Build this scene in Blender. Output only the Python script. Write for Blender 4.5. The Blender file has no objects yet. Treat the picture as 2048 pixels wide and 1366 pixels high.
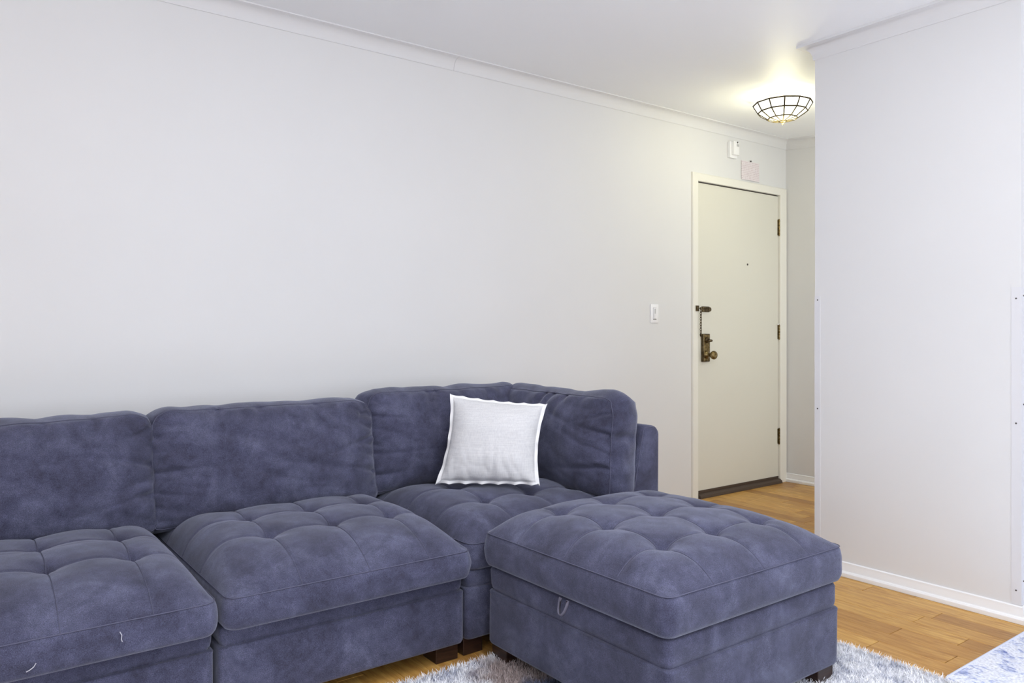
import bpy, bmesh, math, random
from mathutils import Vector, Matrix, noise
random.seed(7)
S = bpy.context.scene
C = S.collection
PI = math.pi
# ------------------------------------------------------------------ camera
cam_d = bpy.data.cameras.new('camera'); cam = bpy.data.objects.new('camera', cam_d); C.objects.link(cam)
cam.location = (0, 0, 1.07)
cam.rotation_euler = (PI / 2, 0, -math.radians(90 - 53.26))
cam_d.sensor_width = 36; cam_d.lens = 36 * 1544 / 2048; cam_d.shift_y = -21 / 2048
cam_d.clip_start = 0.05
S.camera = cam
# ------------------------------------------------------------------ world, exposure
w = bpy.data.worlds.new('world'); S.world = w; w.use_nodes = True
w.node_tree.nodes['Background'].inputs[0].default_value = (0.86, 0.92, 1, 1)
w.node_tree.nodes['Background'].inputs[1].default_value = 1.0
S.view_settings.view_transform = 'Standard'; S.view_settings.look = 'None'
S.view_settings.gamma = 1; S.view_settings.use_curve_mapping = False
S.view_settings.exposure = 0.10
# daylight through the windows behind the camera, plus an added fill at the left wall
def area(name, loc, rot, sx, sy, power, col):
    d = bpy.data.lights.new(name, 'AREA'); d.shape = 'RECTANGLE'; d.size = sx; d.size_y = sy
    d.energy = power; d.color = col
    o = bpy.data.objects.new(name, d); C.objects.link(o); o.location = loc; o.rotation_euler = rot
    return o
area('window_and_fill_light', (2.3, -1.9, 1.25), (PI / 2 + .58, 0, 0), 2.8, 1.6, 31, (0.93, 0.95, 1.0))
area('window_and_fill_light', (-0.9, -1.9, 1.25), (PI / 2 + .58, 0, 0), 2.0, 1.6, 21, (0.93, 0.95, 1.0))
area('window_and_fill_light', (-2.5, -.9, 1.25), (PI / 2 + .42, 0, -PI / 2), 1.7, 1.6, 30, (0.92, 0.95, 1.0))  # added fill to brighten the partition; the left wall has no window
# the living room's own ceiling fixture, above the frame
area('ceiling_fixture', (1.35, .85, 2.33), (0, 0, 0), .9, .9, 20, (0.97, 0.98, 1.0))
# added upward fill behind the camera, brightens the ceiling
area('ceiling_fill', (.5, -.7, 1.35), (PI, 0, 0), .5, .5, 62, (0.95, 0.97, 1.0))
# added fill that brightens the hallway and door, out of view behind the partition
area('hall_fill', (4.46, 1.30, 1.35), (PI / 2, 0, 0), .75, 1.9, 11.5, (.97, 1.0, 0.99))

# ------------------------------------------------------------------ helpers
def srgb(r, g, b):
    f = lambda c: (c / 255 / 12.92) if c / 255 <= 0.04045 else ((c / 255 + 0.055) / 1.055) ** 2.4
    return (f(r), f(g), f(b), 1)
def mat(name, col, rough=0.5, metal=0.0, spec=0.5, **k):
    m = bpy.data.materials.new(name); m.use_nodes = True
    b = m.node_tree.nodes['Principled BSDF']
    b.inputs['Base Color'].default_value = col; b.inputs['Roughness'].default_value = rough
    b.inputs['Metallic'].default_value = metal; b.inputs['Specular IOR Level'].default_value = spec
    for a, v in k.items(): b.inputs[a.replace('_', ' ')].default_value = v
    return m
def N(m, t, **k):
    n = m.node_tree.nodes.new(t)
    for a, v in k.items(): setattr(n, a, v)
    return n
def L(m, a, b): m.node_tree.links.new(a, b)
def coords(m, scale=(1, 1, 1), rot=(0, 0, 0)):
    t = N(m, 'ShaderNodeTexCoord'); mp = N(m, 'ShaderNodeMapping')
    mp.inputs['Scale'].default_value = scale; mp.inputs['Rotation'].default_value = rot
    L(m, t.outputs['Object'], mp.inputs[0]); return mp.outputs[0]
def noi(m, vec, scale, detail=3, rough=0.5, dist=0):
    n = N(m, 'ShaderNodeTexNoise'); n.inputs['Scale'].default_value = scale
    n.inputs['Detail'].default_value = detail; n.inputs['Roughness'].default_value = rough
    n.inputs['Distortion'].default_value = dist
    if vec: L(m, vec, n.inputs['Vector'])
    return n.outputs['Fac']
def ramp(m, fac, stops):
    r = N(m, 'ShaderNodeValToRGB'); e = r.color_ramp.elements
    while len(e) < len(stops): e.new(0.5)
    for i, (p, c) in enumerate(stops): e[i].position = p; e[i].color = c
    L(m, fac, r.inputs[0]); return r.outputs[0]
def mix(m, fac, a, b, blend='MIX'):
    n = N(m, 'ShaderNodeMix'); n.data_type = 'RGBA'; n.blend_type = blend
    for s, v in ((n.inputs[0], fac), (n.inputs[6], a), (n.inputs[7], b)):
        if hasattr(v, 'is_output') or hasattr(v, 'links'): L(m, v, s)
        else: s.default_value = v
    return n.outputs[2]
def bump(m, h, strength, dist=0.002):
    b = N(m, 'ShaderNodeBump'); b.inputs['Strength'].default_value = strength
    b.inputs['Distance'].default_value = dist; L(m, h, b.inputs['Height'])
    L(m, b.outputs[0], m.node_tree.nodes['Principled BSDF'].inputs['Normal'])
def base(m, s): L(m, s, m.node_tree.nodes['Principled BSDF'].inputs['Base Color'])

def wloc(o):
    v = Vector((0, 0, 0))
    while o is not None: v += o.location; o = o.parent
    return v
def obj(name, verts, faces, m, parent=None, origin=None, smooth=False, sharp=None):
    """verts in world coordinates; the object's origin is put at `origin`"""
    org = Vector(origin) if origin is not None else (wloc(parent) if parent else Vector((0, 0, 0)))
    me = bpy.data.meshes.new(name)
    me.from_pydata([tuple(Vector(v) - org) for v in verts], [], faces)
    me.materials.append(m); me.update()
    o = bpy.data.objects.new(name, me); C.objects.link(o)
    if parent: o.parent = parent; o.location = org - wloc(parent)
    else: o.location = org
    if smooth:
        for p in me.polygons: p.use_smooth = True
        if sharp: me.set_sharp_from_angle(angle=math.radians(sharp))
    return o
def from_bm(name, bm, m, parent=None, origin=None, smooth=False, sharp=None):
    bmesh.ops.recalc_face_normals(bm, faces=bm.faces)
    bm.verts.ensure_lookup_table(); bm.verts.index_update()
    vs = [v.co.copy() for v in bm.verts]; fs = [[v.index for v in f.verts] for f in bm.faces]
    bm.free()
    return obj(name, vs, fs, m, parent, origin, smooth, sharp)
def bbox(bm, x0, x1, y0, y1, z0, z1, bev=0, seg=1):
    t = bmesh.new()
    bmesh.ops.create_cube(t, size=1)
    for v in t.verts:
        v.co = Vector((x0 + (v.co.x + .5) * (x1 - x0), y0 + (v.co.y + .5) * (y1 - y0), z0 + (v.co.z + .5) * (z1 - z0)))
    if bev: bmesh.ops.bevel(t, geom=t.edges[:], offset=bev, segments=seg, affect='EDGES', profile=0.5)
    merge(bm, t)
def merge(bm, t):
    t.verts.ensure_lookup_table(); t.verts.index_update()
    vs = [bm.verts.new(v.co) for v in t.verts]
    for f in t.faces:
        try: bm.faces.new([vs[v.index] for v in f.verts])
        except ValueError: pass
    t.free()
def box(name, x0, x1, y0, y1, z0, z1, m, parent=None, bev=0, seg=1, origin=None):
    bm = bmesh.new(); bbox(bm, x0, x1, y0, y1, z0, z1, bev, seg)
    return from_bm(name, bm, m, parent, origin, smooth=bev > 0 and seg > 1, sharp=40)
def tube(bm, pts, r, n=6, cap=True, closed=False):
    pts = [Vector(p) for p in pts]; rings = []
    K = len(pts); prev = None
    for i, p in enumerate(pts):
        a = pts[(i - 1) % K] if (closed or i > 0) else p
        b = pts[(i + 1) % K] if (closed or i < K - 1) else p
        t = (b - a)
        t = t.normalized() if t.length > 1e-9 else Vector((0, 0, 1))
        if prev is None:
            ref = Vector((0, 0, 1)) if abs(t.z) < .9 else Vector((1, 0, 0))
            s = t.cross(ref).normalized()
        else:
            s = (prev - t * prev.dot(t)); s = s.normalized() if s.length > 1e-6 else t.orthogonal().normalized()
        prev = s; q = t.cross(s)
        rr = r[i] if isinstance(r, (list, tuple)) else r
        rings.append([bm.verts.new(p + (s * math.cos(2 * PI * k / n) + q * math.sin(2 * PI * k / n)) * rr) for k in range(n)])
    for i in range(K if closed else K - 1):
        A, B = rings[i], rings[(i + 1) % K]
        for k in range(n): bm.faces.new((A[k], A[(k + 1) % n], B[(k + 1) % n], B[k]))
    if cap and not closed:
        bm.faces.new(rings[0][::-1]); bm.faces.new(rings[-1])
def lathe(bm, prof, n, M):
    rings = []
    for r, z in prof:
        if r < 1e-6: rings.append([bm.verts.new(M @ Vector((0, 0, z)))])
        else: rings.append([bm.verts.new(M @ Vector((r * math.cos(2 * PI * k / n), r * math.sin(2 * PI * k / n), z))) for k in range(n)])
    for A, B in zip(rings, rings[1:]):
        for k in range(n):
            k2 = (k + 1) % n
            f = [A[k % len(A)], A[k2 % len(A)], B[k2 % len(B)], B[k % len(B)]]
            u = []
            for v in f:
                if v not in u: u.append(v)
            if len(u) > 2: bm.faces.new(u)
def tag(o, label, cat, group=None):
    o['label'] = label; o['category'] = cat
    if group: o['group'] = group
    return o
def struct(o): o['kind'] = 'structure'; return o
def empty(name, loc, label=None, cat=None, group=None):
    o = bpy.data.objects.new(name, None); C.objects.link(o); o.location = loc; o.empty_display_size = .1
    if label: tag(o, label, cat, group)
    return o
def sweep(name, path, prof, m, parent=None, origin=None, closed_prof=True):
    """path: (x, y, z, dx, dy) with outward mitre vector; prof: (d, dz)"""
    vs = []; fs = []; n = len(prof)
    for (x, y, z, dx, dy) in path:
        for d, dz in prof: vs.append((x + dx * d, y + dy * d, z + dz))
    for i in range(len(path) - 1):
        for k in range(n if closed_prof else n - 1):
            a = i * n + k; b = i * n + (k + 1) % n
            fs.append((a, b, b + n, a + n))
    if closed_prof:
        fs.append(tuple(range(n))[::-1]); e = (len(path) - 1) * n; fs.append(tuple(range(e, e + n)))
    bm = bmesh.new(); V = [bm.verts.new(v) for v in vs]
    for f in fs: bm.faces.new([V[i] for i in f])
    return from_bm(name, bm, m, parent, origin, smooth=True, sharp=30)

# ------------------------------------------------------------------ materials
def paint(name, col, rough=.55, spec=.3, bs=.06):
    m = mat(name, col, rough, 0, spec); v = coords(m)
    n = noi(m, v, 2.2, 3); base(m, mix(m, n, tuple(c * .975 for c in col[:3]) + (1,), tuple(min(1, c * 1.02) for c in col[:3]) + (1,)))
    bump(m, noi(m, v, 260, 2), bs, .0008); return m
M_wall = paint('wall_paint', srgb(225, 225, 226))
M_ceil = paint('ceiling_paint', srgb(248, 250, 254), .5, .3, .03)
M_trim = paint('trim_paint', srgb(240, 240, 241), .38, .5, .02)
M_crown = paint('crown_paint', srgb(224, 224, 226), .5, .3, .02)
M_door = paint('door_paint', srgb(221, 219, 208), .45, .4, .03)
M_casing = paint('casing_paint', srgb(236, 234, 226), .4, .45, .02)
M_dark = mat('dark_gap', srgb(38, 26, 18), .8)
M_brown = mat('brown_threshold', srgb(74, 60, 50), .55)
M_plastic = mat('white_plastic', srgb(243, 243, 246), .35)
M_greyprint = mat('grey_print', srgb(188, 188, 190), .5)
M_slot = mat('shadow_slot', srgb(120, 118, 116), .7)
M_guard = mat('clear_vinyl', srgb(222, 222, 226), .35, 0, .3)
M_nail = mat('nail_head', srgb(96, 92, 90), .4, .7)

def brass_mat(name, c1, c2, rough):
    m = mat(name, c1, rough, 1.0); v = coords(m)
    base(m, ramp(m, noi(m, v, 60, 4, .6), [(.35, c1), (.65, c2)])); return m
M_brass = brass_mat('antique_brass', srgb(92, 76, 48), srgb(150, 132, 92), .3)
M_brass_d = brass_mat('dark_antique_brass', srgb(70, 60, 46), srgb(112, 98, 74), .38)

def fabric(name, dark, mid, light):
    m = mat(name, mid, .92, 0, .15)
    b = m.node_tree.nodes['Principled BSDF']
    b.inputs['Sheen Weight'].default_value = .36; b.inputs['Sheen Roughness'].default_value = .45
    b.inputs['Sheen Tint'].default_value = (.80, .84, 1, 1)
    v = coords(m)
    c = ramp(m, noi(m, v, 7, 5, .62, .6), [(.3, dark), (.5, mid), (.72, light)])
    c2 = ramp(m, noi(m, v, 27, 4, .7, .3), [(.25, (.70, .70, .72, 1)), (.5, (1, 1, 1, 1)), (.78, (1.30, 1.30, 1.32, 1))])
    c = mix(m, 1.0, c, c2, 'MULTIPLY')
    f = noi(m, v, 620, 2, .8)
    c3 = ramp(m, f, [(.3, (.5, .5, .52, 1)), (.5, (1, 1, 1, 1)), (.7, (1.75, 1.75, 1.72, 1))])
    c = mix(m, 1.0, c, c3, 'MULTIPLY')
    base(m, c)
    bump(m, f, .35, .0015)
    return m
M_fab = fabric('slate_blue_chenille', srgb(56, 56, 73), srgb(69, 70, 91), srgb(87, 89, 111))
M_stitch = mat('blue_grey_thread', srgb(84, 85, 106), .9)
M_leg = mat('espresso_wood', srgb(42, 28, 24), .3)
v = coords(M_leg, (6, 6, 60)); base(M_leg, ramp(M_leg, noi(M_leg, v, 3, 3), [(.3, srgb(34, 22, 20)), (.7, srgb(58, 38, 30))]))

M_linen = mat('off_white_linen', srgb(222, 222, 226), .85, 0, .2)
M_linen.node_tree.nodes['Principled BSDF'].inputs['Sheen Weight'].default_value = .2
v1 = coords(M_linen, (260, 260, 18)); v2 = coords(M_linen, (20, 20, 300))
wv = mix(M_linen, .5, noi(M_linen, v1, 1, 2), noi(M_linen, v2, 1, 2))
base(M_linen, ramp(M_linen, wv, [(.3, srgb(196, 196, 200)), (.7, srgb(219, 219, 221))]))
bump(M_linen, wv, .4, .001)
M_linen_edge = mat('white_flange', srgb(230, 230, 232), .8, 0, .2)

# floor planks
M_oak = mat('honey_oak_plank', srgb(186, 142, 86), .36, 0, .28)
oi = N(M_oak, 'ShaderNodeObjectInfo')
v = coords(M_oak, (14, 1.6, 1))
ad = N(M_oak, 'ShaderNodeVectorMath'); ad.operation = 'ADD'
L(M_oak, v, ad.inputs[0]); L(M_oak, oi.outputs['Location'], ad.inputs[1])
g1 = ramp(M_oak, noi(M_oak, ad.outputs[0], 3.2, 6, .65, 1.2), [(.25, srgb(156, 108, 50)), (.48, srgb(188, 143, 76)), (.7, srgb(210, 169, 100))])
v = coords(M_oak, (160, 5, 1)); g2 = ramp(M_oak, noi(M_oak, v, 1.5, 3), [(.3, (.9, .88, .85, 1)), (.6, (1.03, 1.03, 1.03, 1))])
tint = ramp(M_oak, oi.outputs['Random'], [(0, (.74, .66, .60, 1)), (.35, (.93, .88, .84, 1)), (.7, (1.04, 1.04, 1.0, 1)), (1, (1.16, 1.16, 1.1, 1))])
c = mix(M_oak, 1.0, mix(M_oak, 1.0, g1, g2, 'MULTIPLY'), tint, 'MULTIPLY')
base(M_oak, c)
bump(M_oak, noi(M_oak, v, 1.5, 3), .08, .0006)

# ------------------------------------------------------------------ room
YW = 3.248; XE = 4.865; XP = 3.19; YP0 = 1.152; YP1 = 1.98
XL = -2.6; YF = -2.0; XR = 5.6; Z0 = 2.362; Z1 = 2.43
def zc(y):
    t = max(0, min(1, (y - 1.9) / (YW - 1.9))); return Z0 + (Z1 - Z0) * t * t
def plane(name, pts, m, parent=None): return obj(name, pts, [tuple(range(len(pts)))], m, parent)
T = .12
wb = bmesh.new()
def wallbox(name, x0, x1, y0, y1, z0=0, z1=2.5): return struct(box(name, x0, x1, y0, y1, z0, z1, M_wall))
# back wall with the door opening
wb = bmesh.new()
DX0, DX1, DZ = 3.896, 4.777, 2.03
bbox(wb, XL - T, DX0, YW, YW + T, 0, 2.5); bbox(wb, DX1, XE + T, YW, YW + T, 0, 2.5); bbox(wb, DX0, DX1, YW, YW + T, DZ, 2.5)
wall_back = struct(from_bm('wall_back', wb, M_wall))
wallbox('wall_hall_end', XE, XE + T, YP0, YW)
wallbox('wall_partition', XP, 4.05, YP0, YP1)
wallbox('wall_hall_side', 4.05, XE, YP0, YP0 + T)
wallbox('wall_left', XL - T, XL, YF - T, YW)
wallbox('wall_right', XR, XR + T, YF - T, YP0 + T)
wallbox('wall_right_return', XE, XR, YP0, YP0 + T)
# front wall (behind the camera) with two window openings
wb = bmesh.new()
wins = [(-1.95, .15), (.85, 3.75)]
xs = [XL - T, wins[0][0], wins[0][1], wins[1][0], wins[1][1], XR + T]
for a, b in ((0, 1), (2, 3), (4, 5)): bbox(wb, xs[a], xs[b], YF - T, YF, 0, 2.5)
for a, b in wins: bbox(wb, a, b, YF - T, YF, 0, .55); bbox(wb, a, b, YF - T, YF, 2.33, 2.5)
struct(from_bm('wall_front', wb, M_wall))
for i, (a, b) in enumerate(wins):
    wb = bmesh.new(); t = .05
    bbox(wb, a, b, YF - .09, YF - .03, .55, .6); bbox(wb, a, b, YF - .09, YF - .03, 2.28, 2.33)
    for x in (a, (a + b) / 2 - t / 2, b - t): bbox(wb, x, x + t, YF - .09, YF - .03, .6, 2.28)
    f = struct(from_bm('window_%d' % (i + 1), wb, M_trim))
# ceiling: bent lower towards the living room to fit the camera view
vs = []; fs = []; ys = [YF - T, 0, 1.0, 1.9] + [1.9 + (YW + T - 1.9) * i / 20 for i in range(1, 21)]
for y in ys: vs += [(XL - T, y, zc(y)), (XR + T, y, zc(y))]
for i in range(len(ys) - 1): a = 2 * i; fs.append((a, a + 2, a + 3, a + 1))
n = len(vs); vs += [(x, y, 2.55) for x, y in ((XL - T, YF - T), (XR + T, YF - T), (XR + T, YW + T), (XL - T, YW + T))]
fs.append((n, n + 1, n + 2, n + 3))
struct(obj('ceiling', vs, fs, M_ceil, smooth=True, sharp=30))

# crown moulding
crown = [(0, 0), (0, -.068), (.005, -.069), (.007, -.064)] + \
        [(.007 + .041 * (1 - math.cos(t)), -.062 + .048 * math.sin(t)) for t in [PI / 2 * k / 8 for k in range(9)]] + [(.05, -.013), (.058, -.012), (.058, 0)]
def cpath(pts): return [(x, y, zc(y) + .0005, dx, dy) for x, y, dx, dy in pts]
JX = 2.06
struct(sweep('trim_1', cpath([(XL, YW, 0, -1), (JX - .0006, YW, 0, -1)]), crown, M_crown))
struct(sweep('trim_2', cpath([(JX + .0006, YW, 0, -1), (XE, YW, -1, -1)]), crown, M_crown))
ysq = [YW - (YW - 1.3) * i / 12 for i in range(13)]
struct(sweep('trim_3', cpath([(XE, YW, -1, -1)] + [(XE, y, -1, 0) for y in ysq[1:]]), crown, M_crown))
struct(sweep('trim_4', cpath([(4.05, YP1, 0, 1), (XP, YP1, -1, 1), (XP, YP0, -1, -1), (XR, YP0, 0, -1)]), crown, M_crown))
# baseboards
bb = [(0, 0), (0, .06), (.004, .0605), (.008, .057), (.009, .045), (.012, .034), (.013, .024), (.02, .022), (.025, .016), (.026, .003), (.0255, 0)]
def bpath(pts): return [(x, y, .0005, dx, dy) for x, y, dx, dy in pts]
struct(sweep('baseboard_right', bpath([(4.05, YP1, 0, 1), (XP, YP1, -1, 1), (XP, YP0, -1, -1), (XR, YP0, 0, -1)]), bb, M_trim))
struct(sweep('baseboard_hall_end', bpath([(XE, YW, -1, 0), (XE, 1.3, -1, 0)]), bb, M_trim))
struct(sweep('baseboard_back', bpath([(XL, YW, 0, -1), (3.25, YW, 0, -1)]), bb, M_trim))

# floor: every visible plank on a dark bed
floor = struct(box('floor', XL - T, XR + T, YF - T, YW + T, -.05, -.012, M_dark))
PW = .0905; X0r = 3.15 - PW * 60
joint = {0: 1.687, 2: 1.394, 4: 1.387, 6: 1.377, 3: 1.20, 5: 1.16}
far = bmesh.new(); hidden = bmesh.new()
def plank(x0, x1, y0, y1, single):
    g = .0004; e = .0011
    a, b, c_, d = x0 + g, x1 - g, y0 + e, y1 - e; z = 0; ch = .0009
    dz = random.uniform(-.0004, .0)
    vs = [(a, c_, -.012), (b, c_, -.012), (b, d, -.012), (a, d, -.012), (a, c_, -ch + dz), (b, c_, -ch + dz), (b, d, -ch + dz), (a, d, -ch + dz),
          (a + ch, c_ + ch, dz), (b - ch, c_ + ch, dz), (b - ch, d - ch, dz), (a + ch, d - ch, dz)]
    fs = [(0, 1, 5, 4), (1, 2, 6, 5), (2, 3, 7, 6), (3, 0, 4, 7), (4, 5, 9, 8), (5, 6, 10, 9), (6, 7, 11, 10), (7, 4, 8, 11), (8, 9, 10, 11)]
    if single:
        obj('plank', vs, fs, M_oak, floor, origin=((a + b) / 2, (c_ + d) / 2, -.012))
    else:
        V = [far.verts.new(v) for v in vs]
        for f in fs: far.faces.new([V[i] for i in f])
npl = 0
k = -19
while True:
    x1 = 3.15 - PW * k; x0 = x1 - PW
    if x1 < XL: break
    xa, xb = max(x0, XL), min(x1, XR)
    if xa < XR:
        y = joint.get(k, random.uniform(.4, 1.2)) ; ends = [y]
        while ends[-1] < YW: ends.append(ends[-1] + random.uniform(.38, 1.05))
        ends[-1] = YW + .05
        while ends[0] > YF: ends.insert(0, ends[0] - random.uniform(.38, 1.05))
        ends[0] = YF
        for a, b in zip(ends, ends[1:]):
            vis = (x0 > .75 and b > 1.0 and x1 <= 4.96 and (x0 > 2.2 or a < 2.4) and not (x0 > XP and x0 < 4.0 and b < 1.9))
            vis = vis and npl < 290
            if vis: npl += 1
            plank(xa, xb, a, b, vis)
    k += 1
o = from_bm('plank_field', far, M_oak, floor); o['kind'] = 'stuff'
print('planks', npl)

# ------------------------------------------------------------------ entrance door
door = struct(box('door_1', DX0 + .004, DX1 - .004, YW + .001, YW + .045, .036, 2.021, M_door, origin=(4.34, YW, 0), bev=.0015))
df = empty('trim_5', (4.34, YW, 0)); struct(df)
cas = [(0, 0), (.014, 0), (.016, .004), (.016, .044), (.012, .05), (0, .053)]   # (out of wall, across)
def casing(x_in, x_out, name):
    s = 1 if x_out > x_in else -1
    W = abs(x_out - x_in); vs = []
    for zi, zo in ((.0, .0), (2.028, 2.028 + .055)):
        for d, a in cas:
            f = a / .053; vs.append((x_in + s * W * f, YW - d, zi + (zo - zi) * f))
    n = len(cas); fs = [(k, (k + 1) % n, (k + 1) % n + n, k + n) for k in range(n)] + [tuple(range(n))[::-1], tuple(range(n, 2 * n))]
    bm = bmesh.new(); V = [bm.verts.new(v) for v in vs]
    for f in fs: bm.faces.new([V[i] for i in f])
    return from_bm(name, bm, M_casing, df)
casing(DX0, 3.843, 'casing'); casing(DX1, 4.862, 'casing')
vs = []
for xi, xo in ((DX0, 3.843), (DX1, 4.862)):
    for d, a in cas:
        f = a / .053; vs.append((xi + (xo - xi) * f, YW - d, 2.028 + .055 * f))
n = len(cas); bm = bmesh.new(); V = [bm.verts.new(v) for v in vs]
for f in [(k, (k + 1) % n, (k + 1) % n + n, k + n) for k in range(n)] + [tuple(range(n))[::-1], tuple(range(n, 2 * n))]: bm.faces.new([V[i] for i in f])
from_bm('casing', bm, M_casing, df)
jb = bmesh.new(); bbox(jb, DX0 - .0, DX0 + .0012, YW - .001, YW + T, 0, DZ); bbox(jb, DX1 - .0012, DX1, YW - .001, YW + T, 0, DZ); bbox(jb, DX0, DX1, YW + .046, YW + T, DZ - .004, DZ)
from_bm('jamb', jb, M_casing, df)
box('head_gap_shade', DX0 + .002, DX1 - .002, YW + .012, YW + .05, 2.0212, 2.0285, M_brown, df)  # brown strip standing in for the shade in the gap above the leaf
# threshold saddle and door sweep
prof = [(-.05, 0), (-.05, .022), (-.01, .03), (.012, .028), (.03, .018), (.034, .004), (.034, 0)]
struct(sweep('trim_6', [(DX0 + .002, YW, .0005, 0, -1), (DX1 - .002, YW, .0005, 0, -1)], prof, M_brown))
box('door_sweep', DX0 + .006, DX1 - .006, YW - .004, YW + .001, .030, .046, M_brown, door)
# hinges
for z0, z1 in ((1.746, 1.856), (1.013, 1.112), (.274, .38)):
    bm = bmesh.new(); h = (z1 - z0) / 5
    for i in range(5): tube(bm, [(DX1, YW - .006, z0 + h * i + .0008), (DX1, YW - .006, z0 + h * (i + 1) - .0008)], .0065, 10)
    for zz in (z0 - .002, z1 + .002): tube(bm, [(DX1, YW - .006, zz - .003), (DX1, YW - .006, zz + .003)], .005, 8)
    bbox(bm, DX1 - .012, DX1 + .013, YW - .0015, YW + .0005, z0, z1)
    from_bm('hinge', bm, M_brass, door, smooth=True, sharp=35)
bm = bmesh.new(); tube(bm, [(DX1 - .022, YW - .010, 1.117), (DX1 + .008, YW - .012, 1.119), (DX1 + .03, YW - .014, 1.121)], .002, 6)
bmesh.ops.create_uvsphere(bm, u_segments=8, v_segments=6, radius=.006, matrix=Matrix.Translation((DX1 - .024, YW - .012, 1.117)))
bmesh.ops.create_uvsphere(bm, u_segments=8, v_segments=6, radius=.004, matrix=Matrix.Translation((DX1 + .036, YW - .014, 1.121)))
o = from_bm('hinge_pin_stop', bm, M_plastic, door, smooth=True)
# peephole
RX = Matrix.Rotation(PI / 2, 4, 'X')
def facing(x, y, z): return Matrix.Translation((x, y, z)) @ RX      # local +z points out of the wall (-y)
bm = bmesh.new(); lathe(bm, [(0, .004), (.004, .004), (.0065, .003), (.007, 0)], 12, facing(4.422, YW, 1.522)); from_bm('peephole', bm, M_nail, door, smooth=True)
bm = bmesh.new(); lathe(bm, [(0, .001), (.004, .0008), (.0042, 0)], 10, facing(4.422, YW, 1.346)); from_bm('filled_hole', bm, M_trim, door, smooth=True)
# lock plate, thumb turn, knob
PX = 3.974
plate = box('lock_plate', PX - .034, PX + .034, YW - .018, YW + .001, .872, 1.052, M_brass_d, door, bev=.004, seg=2)
box('plate_rim', PX - .027, PX + .027, YW - .0195, YW - .017, .88, 1.044, M_brass, plate, bev=.001)
bm = bmesh.new(); lathe(bm, [(.019, 0), (.019, .006), (.013, .012), (.010, .02), (0, .021)], 20, facing(PX, YW - .018, 1.012)); 
t = bmesh.new(); bmesh.ops.create_uvsphere(t, u_segments=14, v_segments=8, radius=1)
for v_ in t.verts: v_.co = Vector((PX + .004 + v_.co.x * .021, YW - .046 + v_.co.y * .006, 1.008 + v_.co.z * .009))
merge(bm, t); tube(bm, [(PX, YW - .03, 1.011), (PX, YW - .044, 1.01)], .005, 8)
from_bm('thumb_turn', bm, M_brass_d, plate, smooth=True, sharp=50)
bm = bmesh.new()
lathe(bm, [(.026, 0), (.027, .004), (.022, .009), (.014, .013), (.0115, .028), (.013, .036), (.022, .042), (.0275, .052), (.0275, .06), (.023, .068), (.012, .0715), (.009, .0705), (0, .07)], 28, facing(PX, YW - .018, .916))
from_bm('knob', bm, M_brass, plate, smooth=True, sharp=60)
# security chain: bracket on the jamb side, chain, slide on the leaf
br = bmesh.new(); bbox(br, 3.868, 3.896, YW - .022, YW - .0155, 1.196, 1.232, .001); bbox(br, 3.872, 3.884, YW - .03, YW - .02, 1.204, 1.224, .002)
t = bmesh.new(); bmesh.ops.create_uvsphere(t, u_segments=8, v_segments=6, radius=.008, matrix=Matrix.Translation((3.9, YW - .03, 1.214))); merge(br, t)
bk = from_bm('chain_bracket', br, M_brass_d, door, smooth=True, sharp=35)
cb = bmesh.new(); z = 1.206; i = 0
while z > 1.045:
    ax = (1, 0) if i % 2 == 0 else (0, 1)
    pts = []
    for q in range(12):
        a = 2 * PI * q / 12; u = .0070 * math.cos(a); vv = .0118 * math.sin(a)
        pts.append((3.903 + ax[0] * u, YW - .029 + ax[1] * u, z - .008 + vv))
    tube(cb, pts, .0020, 5, closed=True); z -= .0168; i += 1
tube(cb, [(3.903, YW - .029, 1.05), (3.903, YW - .028, 1.035)], .0045, 8)
from_bm('security_chain', cb, M_brass_d, door, smooth=True)
sl = bmesh.new()
bbox(sl, 3.944, 4.02, YW - .0035, YW + .001, 1.192, 1.228, .001)
bbox(sl, 3.944, 4.02, YW - .012, YW - .002, 1.216, 1.224, .002, 2); bbox(sl, 3.944, 4.02, YW - .012, YW - .002, 1.196, 1.204, .002, 2)
lathe(sl, [(.014, 0), (.014, .006), (0, .008)], 14, facing(4.022, YW, 1.21))
sld = from_bm('chain_slide', sl, M_brass_d, door, smooth=True, sharp=35)
for x, zz in ((3.95, 1.222), (3.95, 1.198), (4.014, 1.222), (4.014, 1.198)):
    bm = bmesh.new(); lathe(bm, [(0, .0145), (.002, .014), (.0028, .012)], 8, facing(x, YW, zz)); from_bm('screw', bm, M_brass, sld, smooth=True)

# ------------------------------------------------------------------ wall fittings
sx0, sx1, sz0, sz1 = 3.468, 3.538, 1.119, 1.233
sw = box('light_switch', sx0, sx1, YW - .006, YW, sz0, sz1, M_plastic, origin=(3.503, YW, 1.176), bev=.003, seg=2)
tag(sw, 'white rocker light switch with dimmer slider on the wall left of the entrance door', 'light switch')
box('rocker', 3.489, 3.517, YW - .011, YW - .005, 1.142, 1.21, M_plastic, sw, bev=.0015)
box('rocker_gap', 3.4885, 3.5175, YW - .0064, YW - .0055, 1.1385, 1.2115, M_slot, sw)
box('slider', 3.497, 3.505, YW - .0125, YW - .01, 1.146, 1.175, M_plastic, sw, bev=.0008)
box('slider_track', 3.4955, 3.5065, YW - .0112, YW - .0105, 1.1425, 1.205, M_greyprint, sw)

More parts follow.
